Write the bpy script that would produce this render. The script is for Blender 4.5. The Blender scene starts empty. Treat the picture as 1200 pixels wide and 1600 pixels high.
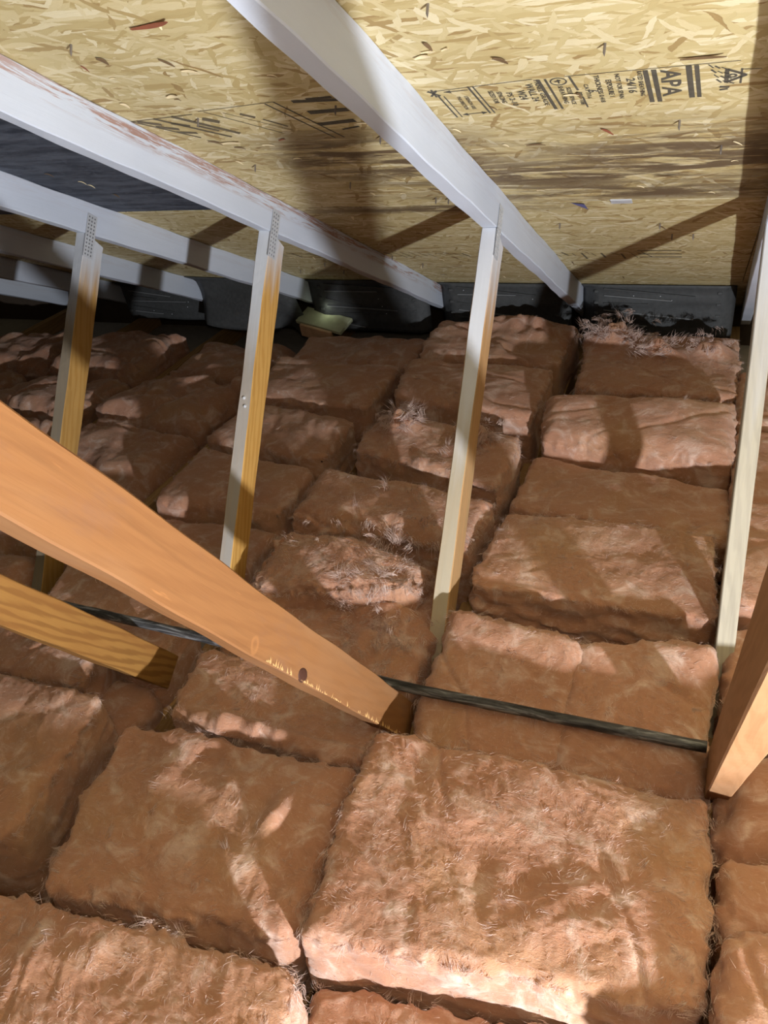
import bpy, bmesh, math, random
import numpy as np
from mathutils import Vector, Matrix

C = bpy.context.scene.collection
SC = bpy.context.scene

# ------------------------------------------------------------------ camera
cam_d = bpy.data.cameras.new('camera'); cam = bpy.data.objects.new('camera', cam_d); C.objects.link(cam)
cam_d.sensor_fit = 'HORIZONTAL'; cam_d.sensor_width = 36.0; cam_d.lens = 36.0 * 1261.0 / 1200.0
cam_d.clip_start = 0.01
_r = Vector((0.93036, 0.35193, -0.10279)); _d = Vector((0.11135, -0.53836, -0.83533)); _f = Vector((-0.34932, 0.76571, -0.54006))
M = Matrix.Identity(4)
for i in range(3):
    M[i][0] = _r[i]; M[i][1] = -_d[i]; M[i][2] = -_f[i]
M[2][3] = 1.48
cam.matrix_world = M
SC.camera = cam

# ------------------------------------------------------------------ world, lamps, exposure
w = bpy.data.worlds.new('attic_air'); SC.world = w; w.use_nodes = True
w.node_tree.nodes['Background'].inputs[0].default_value = (1.0, 0.86, 0.72, 1)
w.node_tree.nodes['Background'].inputs[1].default_value = 0.02
def lamp(name, kind, loc, power, size, col, aim=None, **k):
    L = bpy.data.lights.new(name, kind); L.energy = power; L.color = col
    if kind in ('POINT', 'SPOT'): L.shadow_soft_size = size
    else: L.size = size
    o = bpy.data.objects.new(name, L); C.objects.link(o); o.location = loc
    if aim: o.rotation_euler = (Vector(aim) - Vector(loc)).to_track_quat('-Z', 'Y').to_euler()
    for a, b in k.items(): setattr(L, a, b)
    return o
lamp('work_lamp', 'POINT', (1.09, -0.65, 0.60), 420.0, 0.03, (0.93, 0.96, 1.0))
lamp('camera_fill', 'POINT', (0.10, -0.10, 1.62), 14.0, 0.03, (1.0, 0.85, 0.68))  # unseen fill beside the camera, added to brighten the foreground
lamp('soffit_daylight', 'POINT', (-1.63, 3.22, 0.30), 0.05, 0.03, (0.9, 1.0, 0.75))
SC.view_settings.view_transform = 'Standard'; SC.view_settings.look = 'None'
SC.view_settings.exposure = 0.0; SC.view_settings.gamma = 1.0; SC.view_settings.use_curve_mapping = False

# ------------------------------------------------------------------ noise
_rng = np.random.RandomState(7)
_P = _rng.permutation(256); _P = np.concatenate([_P, _P, _P])
_G = _rng.normal(size=(256, 3)); _G /= np.linalg.norm(_G, axis=1)[:, None]
def pn(p):
    p = np.asarray(p, float); i = np.floor(p).astype(int); f = p - i; i &= 255
    u = f * f * f * (f * (f * 6 - 15) + 10); out = 0
    for dx in (0, 1):
        wx = u[:, 0] if dx else 1 - u[:, 0]
        for dy in (0, 1):
            wy = u[:, 1] if dy else 1 - u[:, 1]
            for dz in (0, 1):
                wz = u[:, 2] if dz else 1 - u[:, 2]
                h = _P[_P[_P[i[:, 0] + dx] + i[:, 1] + dy] + i[:, 2] + dz] & 255
                g = _G[h]
                out = out + wx * wy * wz * (g[:, 0] * (f[:, 0] - dx) + g[:, 1] * (f[:, 1] - dy) + g[:, 2] * (f[:, 2] - dz))
    return out * 1.5

# ------------------------------------------------------------------ node helpers
class N:
    def __init__(s, name):
        s.m = bpy.data.materials.new(name); s.m.use_nodes = True; s.t = s.m.node_tree; s.t.nodes.clear()
        s.out = s.t.nodes.new('ShaderNodeOutputMaterial'); s.b = s.t.nodes.new('ShaderNodeBsdfPrincipled')
        s.t.links.new(s.b.outputs[0], s.out.inputs[0])
        s.b.inputs['Specular IOR Level'].default_value = 0.3
    def n(s, kind, ins=None, **k):
        x = s.t.nodes.new('ShaderNode' + kind)
        for a, b in k.items(): setattr(x, a, b)
        for a, b in (ins or {}).items(): s.put(x.inputs[a], b)
        return x
    def put(s, sock, v):
        if hasattr(v, 'is_output'): s.t.links.new(v, sock)
        elif isinstance(v, tuple) and len(v) == 3 and sock.type == 'RGBA': sock.default_value = (*v, 1)
        else: sock.default_value = v
    def obj(s): return s.n('TexCoord').outputs['Object']
    def map(s, v, scale=(1, 1, 1), rot=(0, 0, 0), loc=(0, 0, 0)):
        return s.n('Mapping', {'Vector': v, 'Scale': scale, 'Rotation': rot, 'Location': loc}).outputs[0]
    def noise(s, v, scale, detail=4, rough=.55, dist=0.0):
        return s.n('TexNoise', {'Vector': v, 'Scale': scale, 'Detail': detail, 'Roughness': rough, 'Distortion': dist}).outputs['Fac']
    def noisec(s, v, scale, detail=3):
        return s.n('TexNoise', {'Vector': v, 'Scale': scale, 'Detail': detail}).outputs['Color']
    def math(s, op, a, b=0.0, c=0.0):
        return s.n('Math', {0: a, 1: b, 2: c}, operation=op).outputs[0]
    def ramp(s, f, stops):
        x = s.n('ValToRGB', {'Fac': f}); e = x.color_ramp.elements
        while len(e) < len(stops): e.new(.5)
        for q, (p, c) in zip(e, stops): q.position = p; q.color = (*c, 1) if len(c) == 3 else c
        return x.outputs[0]
    def step(s, f, a, b): return s.n('MapRange', {0: f, 1: a, 2: b}, interpolation_type='SMOOTHSTEP').outputs[0]
    def mix(s, f, a, b, mode='MIX'):
        x = s.n('Mix', data_type='RGBA', blend_type=mode)
        s.put(x.inputs[0], f); s.put(x.inputs[6], a); s.put(x.inputs[7], b); return x.outputs[2]
    def addv(s, a, b, k):
        m = s.n('VectorMath', {0: b, 'Scale': k}, operation='SCALE').outputs[0]
        return s.n('VectorMath', {0: a, 1: m}, operation='ADD').outputs[0]
    def bump(s, h, dist, strength=1.0, prev=None):
        x = s.n('Bump', {'Height': h, 'Distance': dist, 'Strength': strength})
        if prev is not None: s.put(x.inputs['Normal'], prev)
        return x.outputs[0]
    def done(s, col, rough=.8, nor=None, metal=0.0):
        s.put(s.b.inputs['Base Color'], col); s.put(s.b.inputs['Roughness'], rough); s.put(s.b.inputs['Metallic'], metal)
        if nor is not None: s.put(s.b.inputs['Normal'], nor)
        return s.m

def flat(name, col, rough=.8, metal=0.0, nscale=30, var=.25):
    s = N(name); o = s.obj(); f = s.noise(o, nscale, 5)
    c = s.mix(f, tuple(x * (1 - var) for x in col), tuple(min(1, x * (1 + var)) for x in col))
    return s.done(c, rough, s.bump(s.noise(o, nscale * 6, 3), .001, .5), metal)

def mat_batt():
    s = N('pink_fibreglass'); g = s.n('NewGeometry').outputs['Position']
    w1 = s.addv(g, s.noisec(g, 5), .10)
    big = s.noise(w1, 5, 3)
    wisp = s.noise(w1, 17, 8, .62, .7)
    strk = s.noise(s.map(w1, (1, 2.6, 3.5), (0, 0, .6)), 42, 6, .65, .5)
    fine = s.noise(s.map(w1, (1, 2.2, 5), (0, 0, -.4)), 150, 4, .65, 1.0)
    base = s.ramp(big, [(.32, (.40, .205, .130)), (.5, (.45, .240, .155)), (.68, (.45, .255, .150))])
    base = s.mix(s.math('MULTIPLY', s.step(wisp, .47, .80), .60), base, (.86, .73, .66))
    base = s.mix(s.math('MULTIPLY', s.step(strk, .52, .80), .28), base, (.86, .74, .67))
    base = s.mix(s.math('MULTIPLY', s.step(fine, .55, .3), .30), base, (.36, .17, .10))
    nor = s.bump(wisp, .010, .4)
    nor = s.bump(strk, .003, .4, nor)
    nor = s.bump(fine, .0022, .6, nor)
    s.b.inputs['Subsurface Weight'].default_value = .3; s.b.inputs['Subsurface Radius'].default_value = (1.0, .6, .45); s.b.inputs['Subsurface Scale'].default_value = .012
    s.b.inputs['Sheen Weight'].default_value = .3; s.b.inputs['Sheen Roughness'].default_value = .45
    s.b.inputs['Sheen Tint'].default_value = (1, .82, .75, 1)
    s.b.inputs['Specular IOR Level'].default_value = .1
    return s.done(base, .9, nor)
def mat_fibre(name='loose_fibre', a=(.78, .56, .47), b=(.94, .84, .80)):
    s = N(name); g = s.n('NewGeometry').outputs['Position']
    c = s.mix(s.noise(g, 40, 2), a, b)
    m = s.done(c, .6)
    tr = s.n('BsdfTranslucent', {'Color': c}); mx = s.n('MixShader', {0: .45, 1: s.b.outputs[0], 2: tr.outputs[0]})
    s.t.links.new(mx.outputs[0], s.out.inputs[0])
    return m

def mat_osb(name='oriented_strand_board', dark=False):
    s = N(name); o = s.obj()
    rnd = s.n('ObjectInfo').outputs['Random']
    off = s.n('CombineXYZ', {0: s.math('MULTIPLY', rnd, 37.0), 1: s.math('MULTIPLY', rnd, 19.0), 2: 0.0}).outputs[0]
    v = s.n('VectorMath', {0: o, 1: off}, operation='ADD').outputs[0]
    v = s.addv(v, s.noisec(v, 12, 2), .025); v = s.addv(v, s.noisec(v, 70, 3), .007)
    col = None; hgt = None
    for i, (ang, sx, sy, cut) in enumerate([(.08, 13, 70, -1), (-.28, 15, 86, .45), (.22, 13, 78, .45), (-.10, 11, 62, .5), (.03, 20, 120, .45), (-.5, 18, 110, .72), (.55, 20, 110, .74), (.0, 12, 80, .55), (1.15, 20, 110, .88), (-1.0, 19, 100, .88)]):
        m = s.map(v, (1, 1, 0), (0, 0, ang)); m = s.map(m, (sx, sy, 1), (0, 0, 0), (i * 3.7, i * 5.1, 0))
        vo = s.n('TexVoronoi', {'Vector': m, 'Scale': 1.0, 'Randomness': 1.0}, voronoi_dimensions='2D')
        sep = s.n('SeparateColor', {0: vo.outputs['Color']})
        c = s.ramp(sep.outputs[0], [(0, (.29, .19, .075)), (.10, (.43, .33, .145)), (.45, (.52, .43, .22)), (.8, (.60, .51, .295)), (1, (.70, .63, .43))])
        gr = s.noise(s.map(m, (1.5, 6, 1)), 2.2, 4, .6)
        c = s.mix(s.math('MULTIPLY', s.step(gr, .35, .75), .36), c, (.46, .34, .16))
        h = s.math('ADD', s.math('MULTIPLY', sep.outputs[1], .8), s.math('MULTIPLY', gr, .25))
        if col is None: col, hgt = c, h
        else:
            k = s.math('GREATER_THAN', sep.outputs[2], cut)
            col = s.mix(k, col, c); hgt = s.n('Mix', {0: k, 2: hgt, 3: h}, data_type='FLOAT').outputs[0]
    # thin dark resin gaps and the damp stain and other brown patches of the sheet
    gp = s.noise(s.map(v, (10, 70, 1)), 1.0, 5, .7)
    col = s.mix(s.math('MULTIPLY', s.step(gp, .62, .78), .6), col, (.20, .12, .05))
    if not dark:
        xyz = s.n('SeparateXYZ', {0: o})
        pat = s.noise(s.map(o, (4.5, 24, 1)), 1.0, 6, .7, .8)
        at = s.n('Attribute', attribute_name='stain').outputs['Fac']
        f = s.math('MULTIPLY', s.step(pat, .38, .54), at)
        col = s.mix(s.math('MULTIPLY', f, .95), col, (.115, .075, .042))
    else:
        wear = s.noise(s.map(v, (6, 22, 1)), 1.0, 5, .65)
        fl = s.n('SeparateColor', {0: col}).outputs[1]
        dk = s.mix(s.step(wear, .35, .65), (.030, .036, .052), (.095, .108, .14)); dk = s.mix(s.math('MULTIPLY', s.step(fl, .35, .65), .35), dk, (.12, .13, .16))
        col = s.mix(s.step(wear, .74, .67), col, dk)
    return s.done(col, .72, s.bump(hgt, .0022, .8))

def mat_lumber(name, wood1, wood2, paint=None, zs=9.0, zf=9.0, soft=.08, tone=None, wear=0.0, knots=(), wave=.7, front=None):
    """grain runs along local z; paint covers everything above zs on the sides and above zf on the front and back edges"""
    s = N(name); o = s.obj()
    v = s.addv(o, s.noisec(s.map(o, (3, 3, .7)), 3), .03)
    g1 = s.noise(s.map(v, (60, 60, 2.0)), 1.0, 5, .6, .4)
    g2 = s.n('TexWave', {'Vector': s.map(v, (1, 1, .12)), 'Scale': 34.0, 'Distortion': 6.0, 'Detail': 3.0, 'Detail Scale': 1.2}, bands_direction='DIAGONAL').outputs['Fac']
    col = s.mix(s.math('MULTIPLY', s.step(g2, .3, .95), wave), wood1, wood2)
    col = s.mix(s.math('MULTIPLY', s.step(g1, .5, .75), .35), col, tuple(x * .62 for x in wood2))
    if tone: col = s.mix(s.step(s.noise(s.map(o, (6, 6, 1.6)), 1.0, 4), .42, .64), col, tone)
    if wave < .5:
        sc_ = s.noise(s.map(o, (30, 90, 9), (.5, 0, 0)), 1.0, 4, .6); col = s.mix(s.math('MULTIPLY', s.step(sc_, .66, .76), .6), col, tuple(min(1, x * 1.7) for x in wood1))
        bl = s.noise(s.map(o, (9, 14, 5)), 1.0, 5, .65); col = s.mix(s.math('MULTIPLY', s.step(bl, .52, .70), .35), col, (.16, .085, .06))
    for (kx, ky, kz, r) in knots:
        d = s.n('VectorMath', {0: v, 1: (kx, ky, kz)}, operation='DISTANCE').outputs['Value']
        col = s.mix(s.step(d, r, r * .55), col, (.11, .05, .025))
        col = s.mix(s.math('MULTIPLY', s.step(s.math('ABSOLUTE', s.math('SUBTRACT', d, r * 1.6)), r * .5, 0), .5), col, tuple(min(1, x * 1.5) for x in wood1))
    rough = .7
    if paint:
        xyz = s.n('SeparateXYZ', {0: o}); nx = s.n('SeparateXYZ', {0: s.n('TexCoord').outputs['Normal']}).outputs[0]
        side = s.math('GREATER_THAN', s.math('ABSOLUTE', nx), .6)
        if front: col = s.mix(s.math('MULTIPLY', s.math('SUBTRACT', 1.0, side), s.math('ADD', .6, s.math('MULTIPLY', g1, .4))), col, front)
        th = s.n('Mix', {0: side, 2: zf, 3: zs}, data_type='FLOAT').outputs[0]
        q = s.math('SUBTRACT', s.math('ADD', xyz.outputs[2], s.math('MULTIPLY', s.math('SUBTRACT', s.noise(s.map(o, (40, 40, 3)), 1.0, 4), .5), soft * 2.2)), th)
        f = s.step(q, -soft, soft)
        pc = s.mix(s.noise(s.map(o, (14, 14, 2.5)), 1.0, 5), tuple(x * .80 for x in paint), paint)
        pc = s.mix(s.math('MULTIPLY', s.step(g1, .62, .80), .22), pc, (.40, .36, .36))
        if wear:
            ws = s.noise(s.map(v, (55, 70, 3.0)), 1.0, 6, .7, .5)
            at = s.step(xyz.outputs[1], .040, .066)
            long = s.noise(s.map(o, (1, 1, 2.2)), 1.0, 2)
            fw = s.noise(s.map(v, (160, 240, 14)), 1.0, 4, .7)
            wf = s.math('MULTIPLY', s.math('MULTIPLY', s.math('MULTIPLY', s.step(ws, .46, .54), s.step(fw, .38, .52)), at), s.math('MULTIPLY', s.step(long, .30, .5), wear))
            pc = s.mix(s.math('MULTIPLY', wf, .85), pc, (.32, .155, .095))
        col = s.mix(f, col, pc)
    return s.done(col, rough, s.bump(g1, .0012, .7))

M_BATT = mat_batt(); M_FIB = mat_fibre(); M_FUZZ = mat_fibre('fuzz_fibre', (.64, .41, .315), (.96, .85, .79))
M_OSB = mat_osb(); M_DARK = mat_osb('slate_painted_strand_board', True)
WHITE = (.60, .65, .75)
M_RAF = mat_lumber('white_sprayed_lumber', (.40, .2, .1), (.3, .14, .07), WHITE, -9, -9, wear=.12)
M_RAFW = mat_lumber('worn_white_lumber', (.40, .2, .1), (.3, .14, .07), WHITE, -9, -9, wear=1.0)
GREY = (.60, .60, .60)
M_POST = [None,
    mat_lumber('stained_post_far', (.42, .24, .07), (.35, .18, .04), (.58, .60, .64), .97, .88, .09, tone=(.30, .17, .05), front=(.20, .185, .155)),  # front: near edge greyed darker, painting in its shade
    mat_lumber('stained_post_middle', (.56, .32, .09), (.46, .23, .05), (.62, .64, .68), 1.00, .80, .10, front=(.40, .40, .40)),  # front: faded grey edge, toned down for its shade
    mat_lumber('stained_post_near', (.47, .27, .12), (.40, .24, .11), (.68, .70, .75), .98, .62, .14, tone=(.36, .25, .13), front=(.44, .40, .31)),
    mat_lumber('beige_post', (.42, .38, .30), (.36, .325, .26), (.56, .57, .60), .90, .85, .25)]
M_DIAG3 = mat_lumber('orange_brace', (.225, .100, .035), (.185, .077, .026), None, wave=.4, tone=(.245, .130, .062), knots=((.019, -.01, .62, .013), (.019, .03, .80, .007)))
M_DIAG2 = mat_lumber('yellow_brace', (.30, .15, .038), (.17, .072, .016), None, tone=(.235, .10, .025))
M_DIAG4 = mat_lumber('tan_brace', (.34, .175, .08), (.29, .145, .062), None, tone=(.37, .21, .11))
M_CHORD = mat_lumber('raw_chord', (.46, .28, .12), (.38, .22, .09))
M_STEEL = flat('galvanised_plate', (.60, .62, .66), .5, .3)
M_SLOT = flat('tooth_hole_shade', (.12, .12, .13), .7)
M_BLACK = flat('black_baffle_plastic', (.055, .057, .058), .55, 0, 60, .4)
M_SCUFF = flat('scuffed_plastic', (.15, .155, .16), .5)
M_INK = flat('stamp_ink', (.085, .075, .058), .7, 0, 90, .5)
M_INKF = flat('faded_stamp_ink', (.13, .105, .065), .7, 0, 90, .5)
M_FLAKE = flat('pale_wood_chip', (.78, .66, .42), .7)
M_FLAKER = flat('red_wood_chip', (.26, .085, .045), .7)
M_FLAKED = flat('dark_wood_chip', (.16, .10, .05), .7)
M_KNOT = flat('dark_knot', (.055, .022, .014), .6)
M_SPL = flat('torn_splinter', (.42, .25, .10), .8)
M_NAIL = flat('nail_steel', (.22, .19, .17), .45, .6)
M_EAVE_SHADE = flat('shade_dark_timber', (.07, .05, .035), .9)  # near-black timber colour standing in for the unlit eave
M_BOARD = flat('gypsum_board', (.45, .42, .38), .9)

# ------------------------------------------------------------------ object helpers
def link(name, mesh, mat, parent=None):
    o = bpy.data.objects.new(name, mesh); C.objects.link(o)
    if mat and not mesh.materials: mesh.materials.append(mat)
    if parent: o.parent = parent
    return o
def mk(name, verts, faces, mat, parent=None, smooth=False):
    me = bpy.data.meshes.new(name); me.from_pydata([tuple(v) for v in verts], [], [tuple(f) for f in faces]); me.update()
    if smooth: me.polygons.foreach_set('use_smooth', [True] * len(me.polygons))
    return link(name, me, mat, parent)
def empty(name, loc, label=None, cat=None, group=None, kind=None):
    o = bpy.data.objects.new(name, None); C.objects.link(o); o.location = loc; o.empty_display_size = .05
    return tag(o, label, cat, group, kind)
def tag(o, label=None, cat=None, group=None, kind=None):
    for k, v in (('label', label), ('category', cat), ('group', group), ('kind', kind)):
        if v: o[k] = v
    return o
def frame(o, A, L, Wd, parent=None):
    """local z along L, local x along Wd, local y = z cross x"""
    L = Vector(L).normalized(); Wd = Vector(Wd); Wd = (Wd - L * Wd.dot(L)).normalized(); D = L.cross(Wd)
    m = Matrix.Identity(4)
    for i in range(3): m[i][0] = Wd[i]; m[i][1] = D[i]; m[i][2] = L[i]; m[i][3] = A[i]
    if parent: m = Matrix.Translation(-parent.location) @ m
    o.matrix_local = m
    return o
def bevbox(bm, x0, x1, y0, y1, z0, z1, bev=.002, seg=2, cuts=0):
    r = bmesh.ops.create_cube(bm, size=1.0); vs = r['verts']
    for v in vs: v.co = Vector(((x0 + x1) / 2 + v.co.x * (x1 - x0), (y0 + y1) / 2 + v.co.y * (y1 - y0), (z0 + z1) / 2 + v.co.z * (z1 - z0)))
    if bev:
        es = list({e for v in vs for e in v.link_edges})
        bmesh.ops.bevel(bm, geom=es, offset=bev, segments=seg, affect='EDGES', profile=.6)
def bmobj(name, bm, mat, parent=None, smooth=False):
    me = bpy.data.meshes.new(name); bm.to_mesh(me); bm.free()
    if smooth: me.polygons.foreach_set('use_smooth', [True] * len(me.polygons))
    return link(name, me, mat, parent)
def board(name, A, Bp, wid, dep, mat, parent, flip=1, seed=0, wane=.0012):
    """member from A to Bp (right-lower arris points); occupies x in [-wid,0] and depth 0..dep on the far side of the arris"""
    A = Vector(A); Bp = Vector(Bp); L = (Bp - A).length
    n = max(12, int(L / .03)); rng = random.Random(seed); b = .0022
    ring = [(-b, 0), (0, b), (0, dep - b), (-b, dep), (-wid + b, dep), (-wid, dep - b), (-wid, b), (-wid + b, 0)]
    V = []; F = []
    ph = [rng.uniform(0, 6) for _ in range(8)]
    for i in range(n + 1):
        z = L * i / n
        for j, (x, y) in enumerate(ring):
            k = wane * math.sin(z * 9 + ph[j // 2]) + wane * .5 * math.sin(z * 31 + ph[(j // 2 + 3) % 8])
            V.append((x + k * .4, y * (1 if flip > 0 else -1) + k, z))
    for i in range(n):
        for j in range(8):
            a = i * 8 + j; c = i * 8 + (j + 1) % 8
            q = (a, c, c + 8, a + 8)
            F.append(q if flip > 0 else q[::-1])
    F.append(tuple(range(8))[::-1] if flip > 0 else tuple(range(8))); F.append(tuple(range(n * 8, n * 8 + 8)) if flip > 0 else tuple(range(n * 8, n * 8 + 8))[::-1])
    o = mk(name, V, F, mat, parent)
    return frame(o, A, Bp - A, (1, 0, 0), parent)

# ------------------------------------------------------------------ roof geometry
T = .5024; NRM = math.sqrt(1 + T * T)
def deck_z(y): return 2.0485 - T * y
def raf_z(y): return .98 - T * (y - 1.93)
SL = Vector((0, 1, -T)).normalized(); UPN = Vector((0, T, 1)).normalized()
XR = {k: -.496 + .61 * (k - 3) for k in range(-2, 4)}; XR[4] = .126

# floor and far wall
bm = bmesh.new(); bevbox(bm, -5.5, 2.6, -1.2, 4.2, -.013, 0, 0); tag(bmobj('floor', bm, M_BOARD), kind='structure')
bm = bmesh.new(); bevbox(bm, -5.5, 2.6, 3.70, 3.738, 0, .155, .002); tag(bmobj('trim_1', bm, M_EAVE_SHADE), kind='structure')
bm = bmesh.new(); bevbox(bm, -5.5, 2.6, 4.2, 4.22, -.4, 0.3, 0); tag(bmobj('wall_far', bm, M_EAVE_SHADE), kind='structure')

# roof deck: strand board sheets
ceil = empty('ceiling', (0, 0, deck_z(0)), kind='structure')
def panel(x0, x1, y0, y1, mat, brown_areas=()):
    s0 = y0 * NRM + .0024; s1 = y1 * NRM - .0024; x0 += .0015; x1 -= .0015
    nx, ny = max(2, int((x1 - x0) / .05)), max(2, int((s1 - s0) / .05))
    V = []; F = []; st = []
    for lay in (0, 1):
        for j in range(ny + 1):
            for i in range(nx + 1):
                x = x0 + (x1 - x0) * i / nx; s = s0 + (s1 - s0) * j / ny
                V.append((x, s, .0115 * lay))
                a = 0
                for cx, cy, rx, ry in brown_areas:
                    r = math.hypot((x - cx) / rx, (s / NRM - cy) / ry); a = max(a, min(1, max(0, 1.45 - r)))
                st.append(a)
    n1 = (nx + 1) * (ny + 1)
    for j in range(ny):
        for i in range(nx):
            a = j * (nx + 1) + i; b = a + nx + 1
            F.append((a, b, b + 1, a + 1)); F.append((a + n1, a + 1 + n1, b + 1 + n1, b + n1))
    for i in range(nx):
        for j in (0, ny):
            a = j * (nx + 1) + i; F.append((a, a + 1, a + 1 + n1, a + n1) if j == 0 else (a + 1, a, a + n1, a + 1 + n1))
    for j in range(ny):
        for i in (0, nx):
            a = j * (nx + 1) + i; b = a + nx + 1; F.append((b, a, a + n1, b + n1) if i == 0 else (a, b, b + n1, a + n1))
    o = mk('strand_board_sheet', V, F, mat, ceil)
    at = o.data.attributes.new('stain', 'FLOAT', 'POINT'); at.data.foreach_set('value', st)
    # local x = world x, local y down the slope, local z = out of the roof
    m = Matrix.Identity(4)
    for i in range(3): m[i][0] = (1, 0, 0)[i]; m[i][1] = SL[i]; m[i][2] = UPN[i]
    o.matrix_local = m
    return o
ST = [(-.08, 1.80, .34, .17), (-.35, 1.88, .30, .12), (-.2, 2.02, .5, .06), (-.62, 1.76, .2, .2), (-.78, 1.72, .16, .16)]  # last two patches brown the sheet left of the middle rafter
p_main = panel(-1.125, 1.315, 1.0, 2.09, M_OSB, ST)
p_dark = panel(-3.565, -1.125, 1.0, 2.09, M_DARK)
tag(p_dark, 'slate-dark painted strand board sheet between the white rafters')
p_low = panel(-2.345, .095, 2.09, 3.18, M_OSB, [(-.75, 2.12, .35, .05)])
for a in ((.095, 2.5, 2.09, 3.18), (-4.785, -2.345, 2.09, 3.18), (-2.0, .44, -.09, 1.0), (-4.44, -2.0, -.09, 1.0), (.44, 2.5, -.09, 1.0), (-5.4, -3.565, 1.0, 2.09), (1.315, 2.5, 1.0, 2.09),
          (-3.565, -1.125, 3.18, 4.2), (-1.125, 1.315, 3.18, 4.2), (-5.4, -3.565, 3.18, 4.2), (1.315, 2.5, 3.18, 4.2), (-2.2, 2.5, -1.2, -.09)):
    panel(*a, M_OSB)

# --- print, chips, nails and a clip on the sheets; coordinates (x, y along plan)
def on_deck(x, y, lift=.0006): return (x, y * NRM, -lift)
def ink_polys(name, polys, mat, parent, lift=.0006):
    V = []; F = []
    for P in polys:
        b = len(V); V += [on_deck(x, y, lift) for x, y in P]; F.append(tuple(range(b, b + len(P))))
    return mk(name, V, F, mat, parent)
def bar(x0, y0, x1, y1, wd):
    d = Vector((x1 - x0, y1 - y0)); n = Vector((-d.y, d.x)).normalized() * wd / 2
    return [(x0 + n.x, y0 + n.y), (x1 + n.x, y1 + n.y), (x1 - n.x, y1 - n.y), (x0 - n.x, y0 - n.y)]
def text(body, x, y, size, parent, mat=M_INK, length=None):
    """reads down the slope, letter tops towards +x; x = baseline, y = start of the line"""
    cu = bpy.data.curves.new('t', 'FONT'); cu.body = body; cu.size = size; cu.resolution_u = 2; cu.offset = .018 * size
    t = bpy.data.objects.new('t', cu); C.objects.link(t)
    dg = bpy.context.evaluated_depsgraph_get(); me = bpy.data.meshes.new_from_object(t.evaluated_get(dg))
    bpy.data.objects.remove(t); bpy.data.curves.remove(cu)
    co = np.array([v.co[:] for v in me.vertices])
    if length and len(co): co[:, 0] *= length / co[:, 0].max()
    for v, c in zip(me.vertices, co): v.co = (x + c[1], y * NRM + c[0], -.0007)
    me.materials.clear()
    return link('printed_text', me, mat, parent)
P = p_main
ink_polys('printed_frame', [bar(-.466, 1.445, -.462, 1.537, .0035), bar(-.457, 1.447, -.453, 1.537, .0025),
    bar(-.407, 1.418, -.399, 1.528, .004), bar(-.399, 1.418, -.391, 1.528, .003),
    bar(-.452, 1.432, -.410, 1.430, .0022), bar(-.449, 1.527, -.405, 1.523, .0022),
    [(-.452, 1.432), (-.440, 1.427), (-.440, 1.438)], [(-.449, 1.527), (-.439, 1.521), (-.439, 1.533)], [(-.402, 1.523), (-.413, 1.518), (-.413, 1.530)],
    bar(-.478, 1.425, -.462, 1.445, .005), bar(-.478, 1.445, -.462, 1.424, .004), bar(-.470, 1.420, -.470, 1.449, .004),
    bar(-.292, 1.412, -.284, 1.528, .006), bar(-.281, 1.412, -.273, 1.528, .004),
    bar(-.243, 1.410, -.237, 1.46, .004), bar(-.233, 1.487, -.231, 1.528, .003),
    bar(-.131, 1.408, -.127, 1.524, .0075), bar(-.119, 1.408, -.115, 1.524, .0075),
    bar(-.070, 1.404, -.066, 1.516, .0085), bar(-.059, 1.404, -.055, 1.516, .0065),
    bar(-.480, 1.428, -.30, 1.409, .0016), bar(-.25, 1.408, .0, 1.400, .0014),
    bar(.003, 1.425, .003, 1.475, .003), bar(.003, 1.428, .03, 1.430, .002)], M_INK, P)
for a in [('THIS DIRECTION', -.437, 1.452, .0095, .06), ('STRENGTH AXIS', -.424, 1.452, .0095, .06),
          ('SIZED FOR', -.380, 1.440, .012, .055), ('SPACING', -.367, 1.445, .012, .05), ('PS 2-10', -.352, 1.45, .014, .06),
          ('W24', -.334, 1.446, .019, .04), ('WALL 24', -.315, 1.424, .017, .075), ('PANEL GRADE', -.299, 1.412, .011, .11),
          ('SHEATHING', -.266, 1.440, .011, .075), ('SIZED SPACE', -.254, 1.446, .010, .075), ('PRP 108', -.240, 1.467, .011, .055), ('CAT 7/16', -.226, 1.440, .010, .06),
          ('6', -.222, 1.462, .022, None), ('THICKNESS 0.418', -.207, 1.412, .011, .112), ('EXPOSURE 1', -.191, 1.430, .012, .07), ('NOT FOR SPAN', -.176, 1.412, .0105, .10),
          ('24/16', -.160, 1.430, .018, .06), ('RATED SHEATHING', -.143, 1.408, .010, .10)]:
    text(*a[:4], P, M_INK, a[4])
text('APA', -.109, 1.412, .040, P, M_INK, .104)
def disc(cx, cy, r0, r1, n=20):
    out = []
    for i in range(n):
        a, b = 2 * math.pi * i / n, 2 * math.pi * (i + 1) / n
        out.append([(cx + r1 * math.cos(a), cy + r1 * math.sin(a)), (cx + r1 * math.cos(b), cy + r1 * math.sin(b)), (cx + r0 * math.cos(b), cy + r0 * math.sin(b)), (cx + r0 * math.cos(a), cy + r0 * math.sin(a))])
    return out
ink_polys('printed_emblem', disc(-.262, 1.424, .011, .0135) + [bar(-.268, 1.424, -.258, 1.420, .004), bar(-.262, 1.417, -.262, 1.431, .003)], M_INK, P)
ink_polys('printed_swirl', [bar(-.043 + .009 * i + .004 * j, 1.405 + .017 * j + .006 * i, -.036 + .009 * i + .004 * j, 1.417 + .017 * j + .003 * i, .0022 + .001 * ((i + j) % 2)) for i in range(3) for j in range(4)] + [bar(-.026, 1.483, -.012, 1.486, .006), bar(-.026, 1.494, -.014, 1.492, .005)], M_INK, P)
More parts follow.
